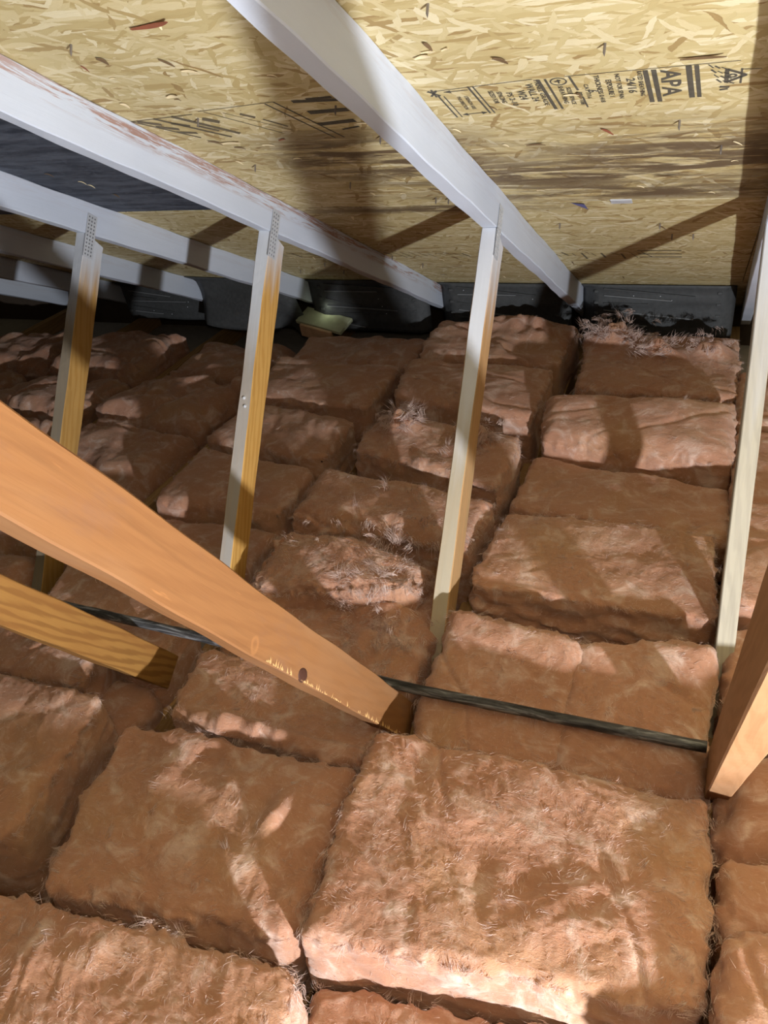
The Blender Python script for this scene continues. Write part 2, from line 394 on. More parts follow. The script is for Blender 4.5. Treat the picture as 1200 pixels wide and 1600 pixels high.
ink_polys('printed_triangle', [bar(-.017, 1.423, -.017, 1.470, .006), bar(-.017, 1.425, .010, 1.447, .006), bar(-.017, 1.468, .010, 1.447, .006)] + disc(-.009, 1.447, .003, .007, 10), M_INK, P)
# worn print left of the middle rafter
ink_polys('worn_print', [bar(-1.112, 1.455, -1.02, 1.56, .006), bar(-1.120, 1.462, -.955, 1.447, .003), bar(-1.095, 1.462, -1.055, 1.485, .012), bar(-1.075, 1.492, -1.035, 1.512, .012), bar(-1.05, 1.525, -1.01, 1.535, .010), bar(-1.05, 1.455, -.95, 1.565, .009),
    bar(-1.005, 1.45, -.92, 1.55, .012), bar(-.985, 1.50, -.955, 1.53, .010), bar(-.95, 1.47, -.925, 1.49, .016), bar(-.925, 1.44, -.83, 1.56, .003), bar(-.935, 1.437, -.765, 1.420, .002), bar(-1.03, 1.48, -1.0, 1.50, .012), bar(-.89, 1.45, -.80, 1.55, .002), bar(-.86, 1.46, -.84, 1.48, .010), bar(-.83, 1.49, -.80, 1.53, .006)], M_INKF, P)
ink_polys('worn_strokes', [bar(-.785, 1.425, -.735, 1.60, .004), bar(-.765, 1.42, -.715, 1.60, .004), bar(-.73, 1.425, -.645, 1.430, .011), bar(-.70, 1.420, -.65, 1.418, .008), bar(-.725, 1.475, -.645, 1.472, .015), bar(-.735, 1.53, -.655, 1.522, .014), bar(-.70, 1.56, -.66, 1.55, .006)], M_INK, P)
rg = random.Random(3)
pol = []
for i in range(46):
    x = -1.62 + i * .031
    if -.80 < x < -.76: continue
    h = rg.uniform(.02, .09); y = 2.655 + rg.uniform(0, .03)
    pol.append(bar(x, y, x + rg.uniform(.004, .03), y + h, rg.choice((.003, .004, .007))))
ink_polys('lower_print', pol, M_INKF, p_low)
ink_polys('lower_print_bars', [bar(-.235, 2.64, -.105, 2.64, .009), bar(-.235, 2.69, -.105, 2.69, .010), bar(-.235, 2.735, -.105, 2.735, .010)], M_INKF, p_low)
# lifted chips of wood, dark curls and nail points
def chip(x, y, ln, wd, ang, curl, mat, parent):
    V = []; F = []; n = 6; ca, sa = math.cos(ang), math.sin(ang)
    for i in range(n + 1):
        t = i / n; u = (t - .5) * ln; hw = wd / 2 * (math.sin(math.pi * min(.97, max(.06, t))) ** .6)
        lift = .001 + curl * (2 * t - 1) ** 2 * .5 + curl * t * .5
        bend = ln * .10 * (1 - (2 * t - 1) ** 2)
        for sgn in (-1, 1):
            for zz in (0, .0007):
                a, b = u, sgn * hw + bend
                V.append((x + a * ca - b * sa, y * NRM + a * sa + b * ca, -lift - zz))
    for i in range(n):
        a = i * 4
        F += [(a, a + 4, a + 6, a + 2), (a + 1, a + 3, a + 7, a + 5), (a, a + 1, a + 5, a + 4), (a + 2, a + 6, a + 7, a + 3)]
    F += [(0, 2, 3, 1), (n * 4, n * 4 + 1, n * 4 + 3, n * 4 + 2)]
    return mk('lifted_chip', V, F, mat, parent)
chip(-.05, 1.372, .062, .008, -.1, .006, M_FLAKED, P)
chip(-.79, 1.137, .075, .012, -.20, .006, M_FLAKER, P)
for x, y, l, wd, an, m in [(-.968, 1.587, .05, .012, -.1, M_FLAKE), (-1.0, 1.58, .03, .008, .5, M_FLAKED), (-.60, 1.155, .02, .02, .8, M_FLAKE), (-.42, 1.27, .02, .008, 1.2, M_FLAKED), (-.33, 1.33, .025, .01, .6, M_FLAKED),
                           (-.21, 1.63, .03, .007, .9, M_FLAKER), (-.44, 1.30, .03, .01, -.4, M_FLAKE), (-.58, 1.75, .02, .012, .4, M_FLAKE), (-.50, 1.74, .016, .010, 1.1, M_FLAKE), (-.35, 1.68, .04, .007, -.2, M_FLAKED),
                           (-.12, 1.90, .05, .006, .0, M_FLAKED), (-.95, 1.22, .02, .012, 1.0, M_FLAKED), (-.83, 1.28, .03, .01, .3, M_FLAKE), (-.93, 1.36, .03, .013, -.3, M_FLAKE), (-1.05, 1.38, .018, .01, .9, M_FLAKE)]:
    chip(x, y, l, wd, an, .006, m, P)
rg = random.Random(11)
for i in range(34):
    x = rg.uniform(-1.05, .05); y = rg.uniform(1.1, 2.05)
    chip(x, y, rg.uniform(.012, .03), rg.uniform(.003, .007), rg.uniform(-.6, .6) if i % 3 else rg.uniform(.8, 2), .004, rg.choice((M_FLAKE, M_FLAKED, M_FLAKER, M_FLAKE)), P)
for i in range(34):
    x = rg.uniform(-1.75, .05); y = rg.uniform(2.15, 3.1)
    chip(x, y, rg.uniform(.015, .035), rg.uniform(.004, .009), rg.uniform(-.5, .5) if i % 3 else rg.uniform(.8, 2), .006, rg.choice((M_FLAKE, M_FLAKED, M_FLAKED, M_FLAKE)), p_low)
for i in range(10):
    chip(rg.uniform(-1.65, -1.2), rg.uniform(1.45, 2.0), .022, .006, rg.uniform(-.5, 1.4), .006, rg.choice((M_FLAKE, M_FLAKE, M_FLAKED)), p_dark)
def nail_tip(x, y, parent):
    n = 6; V = [(x + .002 * math.cos(i * 6.283 / n), y * NRM + .002 * math.sin(i * 6.283 / n), .001) for i in range(n)]
    V += [(v[0], v[1], -.012) for v in V] + [(x + .001, y * NRM, -.018)]
    F = [(i, (i + 1) % n, n + (i + 1) % n, n + i) for i in range(n)] + [(n + i, n + (i + 1) % n, 2 * n) for i in range(n)]
    return mk('nail_point', V, F, M_NAIL, parent)
for i in range(14): nail_tip(rg.uniform(-1.05, .05), 1.18 + .14 * (i % 7) + rg.uniform(-.01, .01), P)
for i in range(14): nail_tip(rg.uniform(-1.75, .05), 2.16 + .14 * (i % 7) + rg.uniform(-.01, .01), p_low)
bm = bmesh.new(); bevbox(bm, -.255, -.205, 2.075 * NRM, 2.105 * NRM, -.003, .0, .001); bmobj('panel_clip', bm, M_STEEL, P)
mk('seam_spacer', [on_deck(-.352, 2.094, .001), on_deck(-.318, 2.10, .004), on_deck(-.312, 2.125, .010), on_deck(-.335, 2.108, .005)], [(0, 1, 2, 3)], flat('purple_tape', (.10, .10, .22), .5), p_low)

# ------------------------------------------------------------------ trusses
def plate(parent, x, y, z, along, wid, ln):
    """toothed connector plate standing on the right face of a joint: a sheet with rows of punched slots"""
    t = .0014; ncol, nrow = 3, 11; sw, sl = wid / (ncol * 2 + 1), ln / (nrow * 2 + 1)
    V = []; F = []
    nx, ny = ncol * 2 + 1, nrow * 2 + 1
    for lay in (0, 1):
        for j in range(ny + 1):
            for i in range(nx + 1): V.append((-wid / 2 + i * sw, -t * lay, -ln / 2 + j * sl))
    k = (nx + 1) * (ny + 1); SV = []; SF = []
    for j in range(ny):
        for i in range(nx):
            a = j * (nx + 1) + i; q = (a, a + 1, a + nx + 2, a + nx + 1)
            if i % 2 and j % 2:
                e = [(q[0], q[1]), (q[1], q[2]), (q[2], q[3]), (q[3], q[0])]
                for p, r in e: F.append((p, r, r + k, p + k))
                b = len(SV); SV += [(V[m][0], -.0003, V[m][2]) for m in q]; SF.append((b, b + 1, b + 2, b + 3))
            else: F.append(tuple(m + k for m in q)); F.append(q[::-1])
    o = mk('connector_plate', V, F, M_STEEL, parent)
    L = Vector(along).normalized(); X = Vector((0, 1, 0)) - L * L.y; X.normalize(); 
    def place(ob, rel):
        m = Matrix.Identity(4); Yv = L.cross(X)          # Yv = towards -x or +x
        sg = -1 if Yv.x > 0 else 1
        Xx = X * (1 if sg < 0 else -1); Yv = L.cross(Xx)
        for i in range(3): m[i][0] = Xx[i]; m[i][1] = Yv[i]; m[i][2] = L[i]
        if Yv.x > 0:
            for i in range(3): m[i][0] *= -1; m[i][1] *= -1
        m = Matrix.Translation(Vector((x, y, z)) - rel) @ m
        ob.matrix_local = m
    place(o, parent.location)
    so = mk('slot_shade', SV, SF, M_SLOT, o); so['kind'] = 'stuff'  # dark sheets behind the slots, painting in their shade
    return o
POSTDIR = Vector((0, .718, 1)).normalized(); POSTN = Vector((0, 1, -.718)).normalized()
def truss(k, label, post=True, diag=None, y0=.2):
    xr = XR[k]
    t = empty('roof_truss', (xr - .019, 1.29, .0), label, 'truss', 'roof trusses')
    # sloping top chord: bottom right arris runs on raf_z
    ye = 3.66
    xa, xb = (.162, .088) if k == 4 else (xr, xr)
    o = board('top_chord', (xa, ye, raf_z(ye)), (xb, y0, raf_z(y0)), .038, .0885, M_RAFW if k == 2 else M_RAF, t, 1, k)
    if k == 2: tag(o, 'white rafter with red-brown wood showing through along its upper edge')
    o = board('bottom_chord', (xr, .35, 0.0), (xr, 3.69, 0.0), .038, .089, M_CHORD, t, -1, k + 20)
    if post:
        zb, zt = .09, .98
        A = Vector((xr, 1.93 - {2: .705, 3: .765}.get(k, .718) * (.98 - zb), zb)); Bt = Vector((xr, 1.93, zt))
        # cut the far end to the slope by simply running into the rafter's underside
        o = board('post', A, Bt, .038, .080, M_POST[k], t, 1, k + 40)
        me = o.data; L = (Bt - A).length
        for v in me.vertices:
            if v.co.z > L - .001:
                yy = abs(v.co.y); v.co.z -= yy * (.718 + .0) * .0 + yy * ((.5024 + .0) * .0) + yy * .22
        tag(o, {1: 'post sprayed white at the top, yellow-brown wood below', 2: 'post with grey front edge and yellow-orange side', 3: 'post white above, bare streaked wood below', 4: 'pale beige post'}[k])
        c = Vector((xr + .0002, 1.93, .98)) + POSTN * .016 - POSTDIR * .005
        plate(t, c.x, c.y, c.z, POSTDIR, .040, .125)
        if k == 2:
            for dz in (0, .022):
                bm = bmesh.new(); bmesh.ops.create_uvsphere(bm, u_segments=8, v_segments=6, radius=.0048)
                nh = bmobj('nail_head', bm, M_STEEL, o); nh.location = (-.016 - dz * .25, .0, .62 + dz)
    if diag: diag(t, xr)
    return t
def diag23(mat, dep, seed, top):
    def f(t, xr):
        u = Vector((0, -.717, 1.06)).normalized(); n = Vector((0, -1.06, -.717)).normalized()
        A = Vector((xr, 1.135, .185)) + n * dep; Bt = A + u * top
        # the lower arris is A..Bt, the board lies above it
        o = board('diagonal_brace', A, Bt, .038, dep, mat, t, 1, seed)
        return o
    return f
def d3(t, xr):
    o = diag23(M_DIAG3, .079, 5, 2.0)(t, xr); tag(o, 'orange-brown diagonal brace with a knot on its lower edge')
    bm = bmesh.new(); bmesh.ops.create_uvsphere(bm, u_segments=14, v_segments=8, radius=1)
    for v in bm.verts: v.co = Vector((v.co.x * .003, v.co.y * .011, v.co.z * .017))
    kn = bmobj('knot', bm, M_KNOT, o, True); kn.location = (-.0008, .010, .615)
    rg = random.Random(8)
    for i in range(110):      # torn splinters along the lower arris
        z = rg.choice((rg.uniform(.05, .62), rg.uniform(.10, .35), rg.uniform(.45, .62), rg.uniform(.64, .74))); h = rg.choice((rg.uniform(.001, .004), rg.uniform(.002, .010))); wz = rg.uniform(.0007, .0022)
        mk('splinter', [(.0002, .001, z - wz), (.0002, .001, z + wz), (.0016, .002, z), (.0004, .002 + h, z + rg.uniform(-.002, .006))], [(0, 1, 2), (1, 3, 2), (3, 0, 2)], M_SPL, o)
def d2(t, xr): tag(diag23(M_DIAG2, .082, 6, 2.0)(t, xr), 'yellow-orange diagonal brace with swirling grain')
def d4(t, xr):
    A = Vector((xr + .001, 1.082, .145)); u = (Vector((.095, .42, 1.10)) - A).normalized()
    tag(board('diagonal_brace', A, A + u * 2.0, .038, .089, M_DIAG4, t, 1, 9), 'tan diagonal brace, left side in shade')
truss(-2, 'faintest white roof truss at the far left, its rafter low in the dark corner', False)
truss(-1, 'second faintest white roof truss at the far left, in the dark', False)
truss(0, 'dim white roof truss just left of the one with the leftmost post', False)
truss(1, 'white roof truss with the leftmost post, right of the dim ones', True)
truss(2, 'white roof truss with worn red-brown upper edge, post left of centre and yellow brace', True, d2)
truss(3, 'roof truss with the widest white rafter, central post and big orange diagonal brace', True, d3)
truss(4, 'roof truss at the right picture edge with pale beige post and tan brace', True, d4)

# ------------------------------------------------------------------ vent baffles at the eave
def baffle(x0, x1, label, ztop, zbot, flangeL=.05, flangeR=.03, twist=0.0, seed=0, torn=False):
    """black moulded tray closing the bay: front panel with raised ribs, returns at both sides, on the roof deck"""
    yt = (2.0485 - ztop) / T
    t = empty('vent_baffle', ((x0 + x1) / 2, yt, zbot), label, 'vent baffle', 'black vent baffles at the eave')
    nx, nz = 40, 14; V = []; F = []; ox, oy, oz = t.location; rg = random.Random(seed)
    for j in range(nz + 1):
        v = j / nz
        for i in range(nx + 1):
            u = i / nx; x = x0 + (x1 - x0) * u
            z = ztop + (zbot - ztop) * v + twist * (u - .5)
            y = yt + .03 * v + .006 * math.sin(u * 9 + seed) * v
            e = 0
            if u < .10: e = (.10 - u) / .10 * flangeL
            if u > .93: e = (u - .93) / .07 * flangeR
            y += e
            if .12 < u < .90:
                y -= .006 * max(0, math.sin((v * 3.2 + u * .5 * math.sin(seed + 1)) * 2 * math.pi)) ** 3
            if torn: 
                z += .10 * max(0, u - .55) * v * math.sin(u * 17) - .05 * u
                y += .04 * math.sin(u * 5 + v * 3)
            y = min(y, (2.0485 - z - .004) / T)
            V.append((x - ox, y - oy, z - oz))
    for j in range(nz):
        for i in range(nx):
            a = j * (nx + 1) + i; F.append((a, a + nx + 1, a + nx + 2, a + 1))
    b = mk('tray', V, F, M_BLACK, t, True)
    md = b.modifiers.new('thick', 'SOLIDIFY'); md.thickness = .003; md.offset = 1
    # raised straps and scuffed ridges
    if not torn:
        for q in range(6):
            v0 = .14 + q * .14; a = V[int(v0 * nz) * (nx + 1) + 6]; c = V[int(min(.97, v0 + .10 * math.sin(seed + q * 2.1) + .05) * nz) * (nx + 1) + 30 - (q % 3) * 6]
            A = Vector(a) + Vector((0, -.0055, 0)); Cc = Vector(c) + Vector((0, -.0055, 0))
            bm = bmesh.new(); bevbox(bm, -.0024, .0024, -.004, .004, 0, (Cc - A).length, .001, 1)
            r = bmobj('rib', bm, M_SCUFF if q % 2 else M_BLACK, t); frame(r, A, Cc - A, (0, 0, 1))
        for uu in (4, 36):
            for q in range(4):
                p = V[(2 + q * 3) * (nx + 1) + uu]
                bm = bmesh.new(); bevbox(bm, -.009, .009, -.004, .004, -.006, .006, .002, 1)
                r = bmobj('moulded_lug', bm, M_BLACK, t); r.location = (p[0], p[1] - .003, p[2])
        for q in range(5):
            p = V[rg.randint(2, nz - 2) * (nx + 1) + rg.randint(6, 34)]
            bm = bmesh.new(); bmesh.ops.create_icosphere(bm, subdivisions=1, radius=.0025)
            r = bmobj('staple', bm, M_STEEL, t); r.location = (p[0], p[1] - .003, p[2])
    return t
baffle(-.492, .082, 'black plastic vent baffle at the eave, rightmost, beside the beige post', .418, .195, seed=1)
baffle(-1.100, -.540, 'black plastic vent baffle partly hidden behind the white central post', .416, .17, seed=2)
baffle(-1.712, -1.150, 'black plastic vent baffle directly above the pale scrap and daylight gap', .43, .185, seed=3, flangeL=.02)
baffle(-2.318, -1.757, 'ragged black vent baffle hanging crooked left of the post left of centre', .455, .22, seed=4, torn=True)
baffle(-2.93, -2.37, 'black vent baffle lost in the dark far left corner', .35, .15, seed=5)

# pale scrap; greenish soffit daylight is painted into its face colour
sp = empty('wood_scrap', (-1.645, 3.21, .235), 'pale wood scrap catching greenish daylight at the eave', 'wood scrap')
bm = bmesh.new(); bevbox(bm, -.13, .13, -.05, .05, 0, .018, .003); a = bmobj('board_face', bm, flat('daylight_tinted_wood', (.50, .52, .34), .8), sp); a.rotation_euler = (.35, .1, -.25)
bm = bmesh.new(); bevbox(bm, -.09, .09, -.075, -.06, -.05, .01, .003); a = bmobj('broken_edge', bm, flat('raw_split_wood', (.60, .38, .22), .8), sp); a.rotation_euler = (.2, .1, -.25)

# ------------------------------------------------------------------ steel pipe lying on the batts
def tube(name, pts, rad, mat, parent=None, n=12, lump=0.0):
    V = []; F = []
    for i, p in enumerate(pts):
        p = Vector(p); d = (Vector(pts[min(i + 1, len(pts) - 1)]) - Vector(pts[max(i - 1, 0)])).normalized()
        a = d.cross(Vector((0, 0, 1))).normalized(); b = a.cross(d)
        for j in range(n):
            th = 2 * math.pi * j / n
            r = rad * (1 + lump * math.sin(i * 1.9 + j * 2.3) * math.sin(i * .7 + j))
            V.append(p + a * r * math.cos(th) + b * r * math.sin(th))
    for i in range(len(pts) - 1):
        for j in range(n):
            q = i * n + j; w_ = i * n + (j + 1) % n; F.append((q, q + n, w_ + n, w_))
    F.append(tuple(range(n))); F.append(tuple(range((len(pts) - 1) * n, len(pts) * n))[::-1])
    return mk(name, V, F, mat, parent, True)
s = N('blackened_pipe'); o_ = s.obj(); f_ = s.noise(s.map(o_, (6, 40, 40)), 1.5, 5, .65, .6)
M_PIPE = s.done(s.ramp(f_, [(.35, (.02, .019, .019)), (.5, (.09, .09, .095)), (.6, (.30, .31, .33)), (.8, (.16, .15, .14))]), .42, s.bump(f_, .003, .8), .35)
pp = []
for i in range(90):
    x = -2.05 + i * (2.132 / 89)
    pp.append((x, 1.113 + .003 * math.sin(x * 4), .259 + .05 * max(0, (-.5 - x)) * .95 - .008 * (x + .5) * (1 if x > -.5 else 0)))
tag(tube('steel_pipe', pp, .0110, M_PIPE, None, 12, .08), 'thin blackened steel pipe lying across the batts at the feet of the posts', 'pipe')

# ------------------------------------------------------------------ fibreglass batts
TRI = 0
def batt(corners, label, zb=.004, nu=80, nv=60, seed=0, lump=.007, crumple=.006, dome=.008, edge=.022, rag=.008, strata=.004, fib=350, folds=(), side_in=.0, grow=.013, name='insulation_batt', clumps=8):
    """corners: far-left, far-right, near-right, near-left of the top face (x, y, z). One closed, noise-displaced block plus a coat of loose fibres."""
    rng = np.random.RandomState(seed + 100)
    c = np.array(corners, float)
    gx = c[1, :2] - c[0, :2] + c[2, :2] - c[3, :2]; gx /= np.linalg.norm(gx); gy = c[3, :2] - c[0, :2] + c[2, :2] - c[1, :2]; gy /= np.linalg.norm(gy)
    for q_, (sx_, sy_) in enumerate(((-1, -1), (1, -1), (1, 1), (-1, 1))): c[q_, :2] += grow * (sx_ * gx + sy_ * gy * .25)
    FL, FR, NR, NL = c
    def top(s, t):
        s = s[:, None]; t = t[:, None]
        return FL * (1 - s) * (1 - t) + FR * s * (1 - t) + NR * s * t + NL * (1 - s) * t
    S, Tt = np.meshgrid(np.linspace(0, 1, nu + 1), np.linspace(0, 1, nv + 1)); S = S.ravel(); Tt = Tt.ravel()
    P0 = top(S, Tt); ctr = P0.mean(0)
    wx = np.linalg.norm(FR - FL); wy = np.linalg.norm(NL - FL)
    dx = np.minimum(S, 1 - S) * wx; dy = np.minimum(Tt, 1 - Tt) * wy; d = np.minimum(dx, dy)
    # rounded corners in plan
    e = np.clip(1 - d / edge, 0, 1)
    P0[:, 2] += dome * (1 - (2 * S - 1) ** 4) * (1 - (2 * Tt - 1) ** 4) - edge * .55 * e ** 2.2
    out = np.zeros_like(P0); ux = (FR - FL) / wx; uy = (NL - FL) / wy
    out += np.outer(np.where(dx < dy, np.sign(S - .5), 0), ux) + np.outer(np.where(dx >= dy, np.sign(Tt - .5), 0), uy)
    cr = np.clip(1 - np.maximum(dx, dy) / .05, 0, 1) ** 2
    P0 -= (np.outer(np.sign(S - .5), ux) + np.outer(np.sign(Tt - .5), uy)) * (cr * .008)[:, None]
    Nn = np.zeros_like(P0); Nn[:, 2] = 1; Nn += out * (e ** 1.5)[:, None]; Nn /= np.linalg.norm(Nn, axis=1)[:, None]
    # side strip
    ring = [j for j in range(nu + 1)] + [(nu + 1) * r + nu for r in range(1, nv + 1)] + [(nu + 1) * nv + j for j in range(nu - 1, -1, -1)] + [(nu + 1) * r for r in range(nv - 1, 0, -1)]
    ring = np.array(ring); nr = len(ring); ns = max(6, int((c[:, 2].mean() - zb) / .011))
    Ps = [P0]; Ns = [Nn]; depth = [np.zeros(len(P0))]
    for r in range(1, ns + 1):
        q = P0[ring].copy(); k = r / ns; zt = q[:, 2].copy()
        q[:, 2] = zt + (zb - zt) * k
        bul = math.sin(k * math.pi) * .004 - side_in * k
        on = out[ring]; q += on * bul
        Ps.append(q); n_ = on.copy(); n_[:, 2] = .35 * (1 - k) ; n_ /= np.linalg.norm(n_, axis=1)[:, None] + 1e-9; Ns.append(n_); depth.append(np.full(nr, k))
    Pv = np.concatenate(Ps); Nv = np.concatenate(Ns); K = np.concatenate(depth); isT = K == 0
    o3 = rng.uniform(0, 50, 3); X = Pv + o3
    wv = np.stack([pn(X * 6 + 11), pn(X * 6 + 23), pn(X * 6 + 37)], 1)
    X2 = X + wv * .05
    dsp = lump * 1.5 * pn(X2 * 5.5) + lump * .5 * pn(X2 * 12 + 4)
    wv2 = np.stack([pn(X2 * 14 + 3), pn(X2 * 14 + 31), pn(X2 * 14 + 57)], 1); X3 = X2 + wv2 * .045
    th = rng.uniform(0, 3.14); sc = np.array([[math.cos(th), math.sin(th), 0], [-math.sin(th) * 2.6, math.cos(th) * 2.6, 0], [0, 0, 2.0]])
    dsp += crumple * .7 * pn(X3 * 10) + crumple * .35 * pn(X3 @ sc.T * 14 + 8) + crumple * .12 * pn(X3 * 34 + 2)
    dsp += crumple * .15 * pn(X3 * np.array([70, 70, 110.])) + crumple * .10 * pn(X * 150)
    ph = rng.uniform(0, 6.28); ax = np.array([math.cos(ph), math.sin(ph), 0])
    cre = np.abs(pn(np.stack([X2 @ ax * 4, X2[:, 2] * 4, np.full(len(X2), seed * 1.7)], 1))); dsp -= lump * .7 * np.exp(-(cre / .04) ** 2) * isT
    # strata on the cut sides, ragged rim
    sd = ~isT
    lay = pn(np.stack([X2[:, 0] * 5, X2[:, 1] * 5, X2[:, 2] * 75], 1)); dsp += np.where(sd, strata * 2.2 * lay * np.clip(K * 6, 0, 1), 0)
    rim = np.concatenate([e ** 3] + [np.full(nr, max(0, 1 - q * 6 / ns)) for q in range(1, ns + 1)])
    dsp += rim * rag * 1.6 * (pn(X * 28 + 3) + .6 * pn(X * 60 + 9) + .2 * pn(X * 120 + 9))
    dsp *= np.where(sd, np.clip((1 - K) * 4, 0, 1), 1)
    for (fx, fy, r, h, st) in folds:       # local tufts and hollows (x, y, radius, height, stretch along x)
        g = np.exp(-(((Pv[:, 0] - fx) / (r * st)) ** 2 + ((Pv[:, 1] - fy) / r) ** 2)); dsp += h * g * (1 + .5 * pn(X * 22)) * isT
    Pv = Pv + Nv * dsp[:, None]
    Pv[:, 2] = np.maximum(Pv[:, 2], zb)
    F = []
    j, i = np.meshgrid(np.arange(nv), np.arange(nu), indexing='ij'); a = (j * (nu + 1) + i).ravel()
    F.append(np.stack([a, a + nu + 1, a + nu + 2, a + 1], 1))
    nt = (nu + 1) * (nv + 1); prev = ring
    for r in range(ns):
        cur = nt + r * nr + np.arange(nr); p2 = np.roll(prev, -1); c2 = np.roll(cur, -1)
        F.append(np.stack([prev, p2, c2, cur], 1)); prev = cur
    F = np.concatenate(F)
    bc = len(Pv); Pv = np.vstack([Pv, [Pv[prev].mean(0)]])
    tri = np.stack([prev, np.roll(prev, -1), np.full(nr, bc)], 1)
    me = bpy.data.meshes.new(name)
    nq, n3 = len(F), len(tri)
    me.vertices.add(len(Pv)); me.vertices.foreach_set('co', Pv.ravel() - np.tile(ctr * [1, 1, 0], len(Pv)))
    me.loops.add(nq * 4 + n3 * 3); me.loops.foreach_set('vertex_index', np.concatenate([F.ravel(), tri.ravel()]))
    me.polygons.add(nq + n3); st = np.concatenate([np.arange(nq) * 4, nq * 4 + np.arange(n3) * 3]); me.polygons.foreach_set('loop_start', st)
    me.update(calc_edges=True); me.polygons.foreach_set('use_smooth', np.ones(nq + n3, bool)); me.validate()
    o = link(name, me, M_BATT); o.location = (ctr[0], ctr[1], 0)
    tag(o, label, 'insulation', 'pink insulation batts')
    if fib: fibres(o, Pv, Nv, nt, ring, rng, fib, ctr, clumps)
    return o
def fibres(o, Pv, Nv, nt, ring, rng, count, ctr, clumps, name='loose_fibres'):
    """thin curved strands, mostly along the rim, some lying on the top, gathered in wisps; one countless mesh"""
    starts = []; dirs = []; lens = []; wid = []; cvs = []
    ncl = max(4, count // 12)
    for q in range(ncl):
        if rng.rand() < .66: b = ring[rng.randint(len(ring))]; rim = True
        else: b = rng.randint(nt); rim = False
        n = Nv[b]; base = Pv[b]
        th = rng.uniform(0, 6.28); tg = np.array([math.cos(th), math.sin(th), 0]); tg = tg - n * (tg @ n); tg /= np.linalg.norm(tg) + 1e-9
        main = tg * 1.0 + n * (rng.uniform(.0, .45) if rim else rng.uniform(-.02, .08))
        L0 = rng.uniform(.010, .028) * (1.7 if rng.rand() < .12 else 1); cv = rng.normal(size=3) * .9; sp = rng.uniform(.002, .007)
        for m in range(12):
            starts.append(base + rng.normal(size=3) * [sp, sp, sp * .4] + n * .0004); dirs.append(main + rng.normal(size=3) * .16); lens.append(L0 * rng.uniform(.5, 1.15)); wid.append(rng.uniform(.00022, .0006)); cvs.append(cv + rng.normal(size=3) * .3)
    strands(o, np.array(starts), np.array(dirs), np.array(lens), np.array(wid), rng, ctr, name, cv=np.array(cvs))
    fuzz = count * 4
    b = np.concatenate([rng.randint(0, len(Pv) - 1, fuzz), ring[rng.randint(0, len(ring), fuzz // 5)]]); P = Pv[b]; n = Nv[b]; m = len(b)
    ang = pn(P * 9 + 50) * 7 + rng.normal(size=m) * .35
    tg = np.stack([np.cos(ang), np.sin(ang), np.zeros(m)], 1); tg -= n * (tg * n).sum(1)[:, None]
    tg /= np.linalg.norm(tg, axis=1)[:, None] + 1e-9
    c2 = np.stack([-np.sin(ang), np.cos(ang), np.zeros(m)], 1) * (pn(P * 14 + 9) * 1.2)[:, None] + rng.normal(size=(m, 3)) * .25
    strands(o, P + n * .0006 + rng.normal(size=(m, 3)) * .002, tg + n * rng.uniform(.0, .22, (m, 1)), rng.uniform(.005, .016, m), rng.uniform(.0002, .00045, m), rng, ctr, 'fuzz', cv=c2, K=4, mat=M_FUZZ)
def strands(o, st, dr, ln, wd, rng, ctr, name, curl=1.0, cv=None, K=5, mat=None):
    n = len(st); dr = dr / (np.linalg.norm(dr, axis=1)[:, None] + 1e-9); 
    if cv is None: cv = rng.normal(size=(n, 3)) * .9 * curl
    cv[:, 2] -= .25
    pts = []; p = st.copy(); d = dr.copy()
    for k in range(K):
        pts.append(p.copy()); p = p + d * (ln / (K - 1))[:, None]; d = d + cv * .35; d /= np.linalg.norm(d, axis=1)[:, None]
    a = np.cross(dr, rng.normal(size=(n, 3))); a /= np.linalg.norm(a, axis=1)[:, None] + 1e-9; b = np.cross(dr, a)
    V = []
    for k in range(K):
        r = (wd * (1 - k / (K - .6)))[:, None]
        for th in (0, 2.094, 4.189): V.append(pts[k] + (a * math.cos(th) + b * math.sin(th)) * r)
    V = np.stack(V, 1).reshape(-1, 3) - np.array([ctr[0], ctr[1], 0])
    base = (np.arange(n) * K * 3)[:, None]; F = []
    for k in range(K - 1):
        for j in range(3):
            q = np.array([k * 3 + j, k * 3 + (j + 1) % 3, k * 3 + 3 + (j + 1) % 3, k * 3 + 3 + j]); F.append(base + q)
    F = np.stack(F, 1).reshape(-1, 4)
    me = bpy.data.meshes.new(name); me.vertices.add(len(V)); me.vertices.foreach_set('co', V.ravel())
    me.loops.add(F.size); me.loops.foreach_set('vertex_index', F.ravel()); me.polygons.add(len(F)); me.polygons.foreach_set('loop_start', np.arange(len(F)) * 4)
    me.update(calc_edges=True)
    f = link(name, me, mat or M_FIB, o); f['kind'] = 'stuff'
    return f
def tuft(o, x, y, z, n, ln, seed, spread=.02, up=.8, dirv=(0, 0, 0), wd=.0004, curl=1.0, name='fibre_tuft'):
    """ragged wisps: clumps of near-parallel strands that lean and curl together"""
    rng = np.random.RandomState(seed); c = o.location; m = 16; st = []; dr = []; cv = []; L = []
    for q in range(max(3, n // m)):
        b = np.array([x, y, z]) + rng.normal(size=3) * [spread, spread, spread * .25]; d = rng.normal(size=3) * .75 + np.array([0, 0, up]) + np.array(dirv); k = rng.normal(size=3) * .8 * curl; l0 = ln * rng.uniform(.35, 1.0); sp = rng.uniform(.003, .010)
        for i in range(m): st.append(b + rng.normal(size=3) * [sp, sp, sp * .4]); dr.append(d + rng.normal(size=3) * .2); cv.append(k + rng.normal(size=3) * .25); L.append(l0 * rng.uniform(.5, 1.1))
    n = len(st); strands(o, np.array(st), np.array(dr), np.array(L), rng.uniform(.6, 1.5, n) * wd, rng, (c.x, c.y, 0), name, cv=np.array(cv))

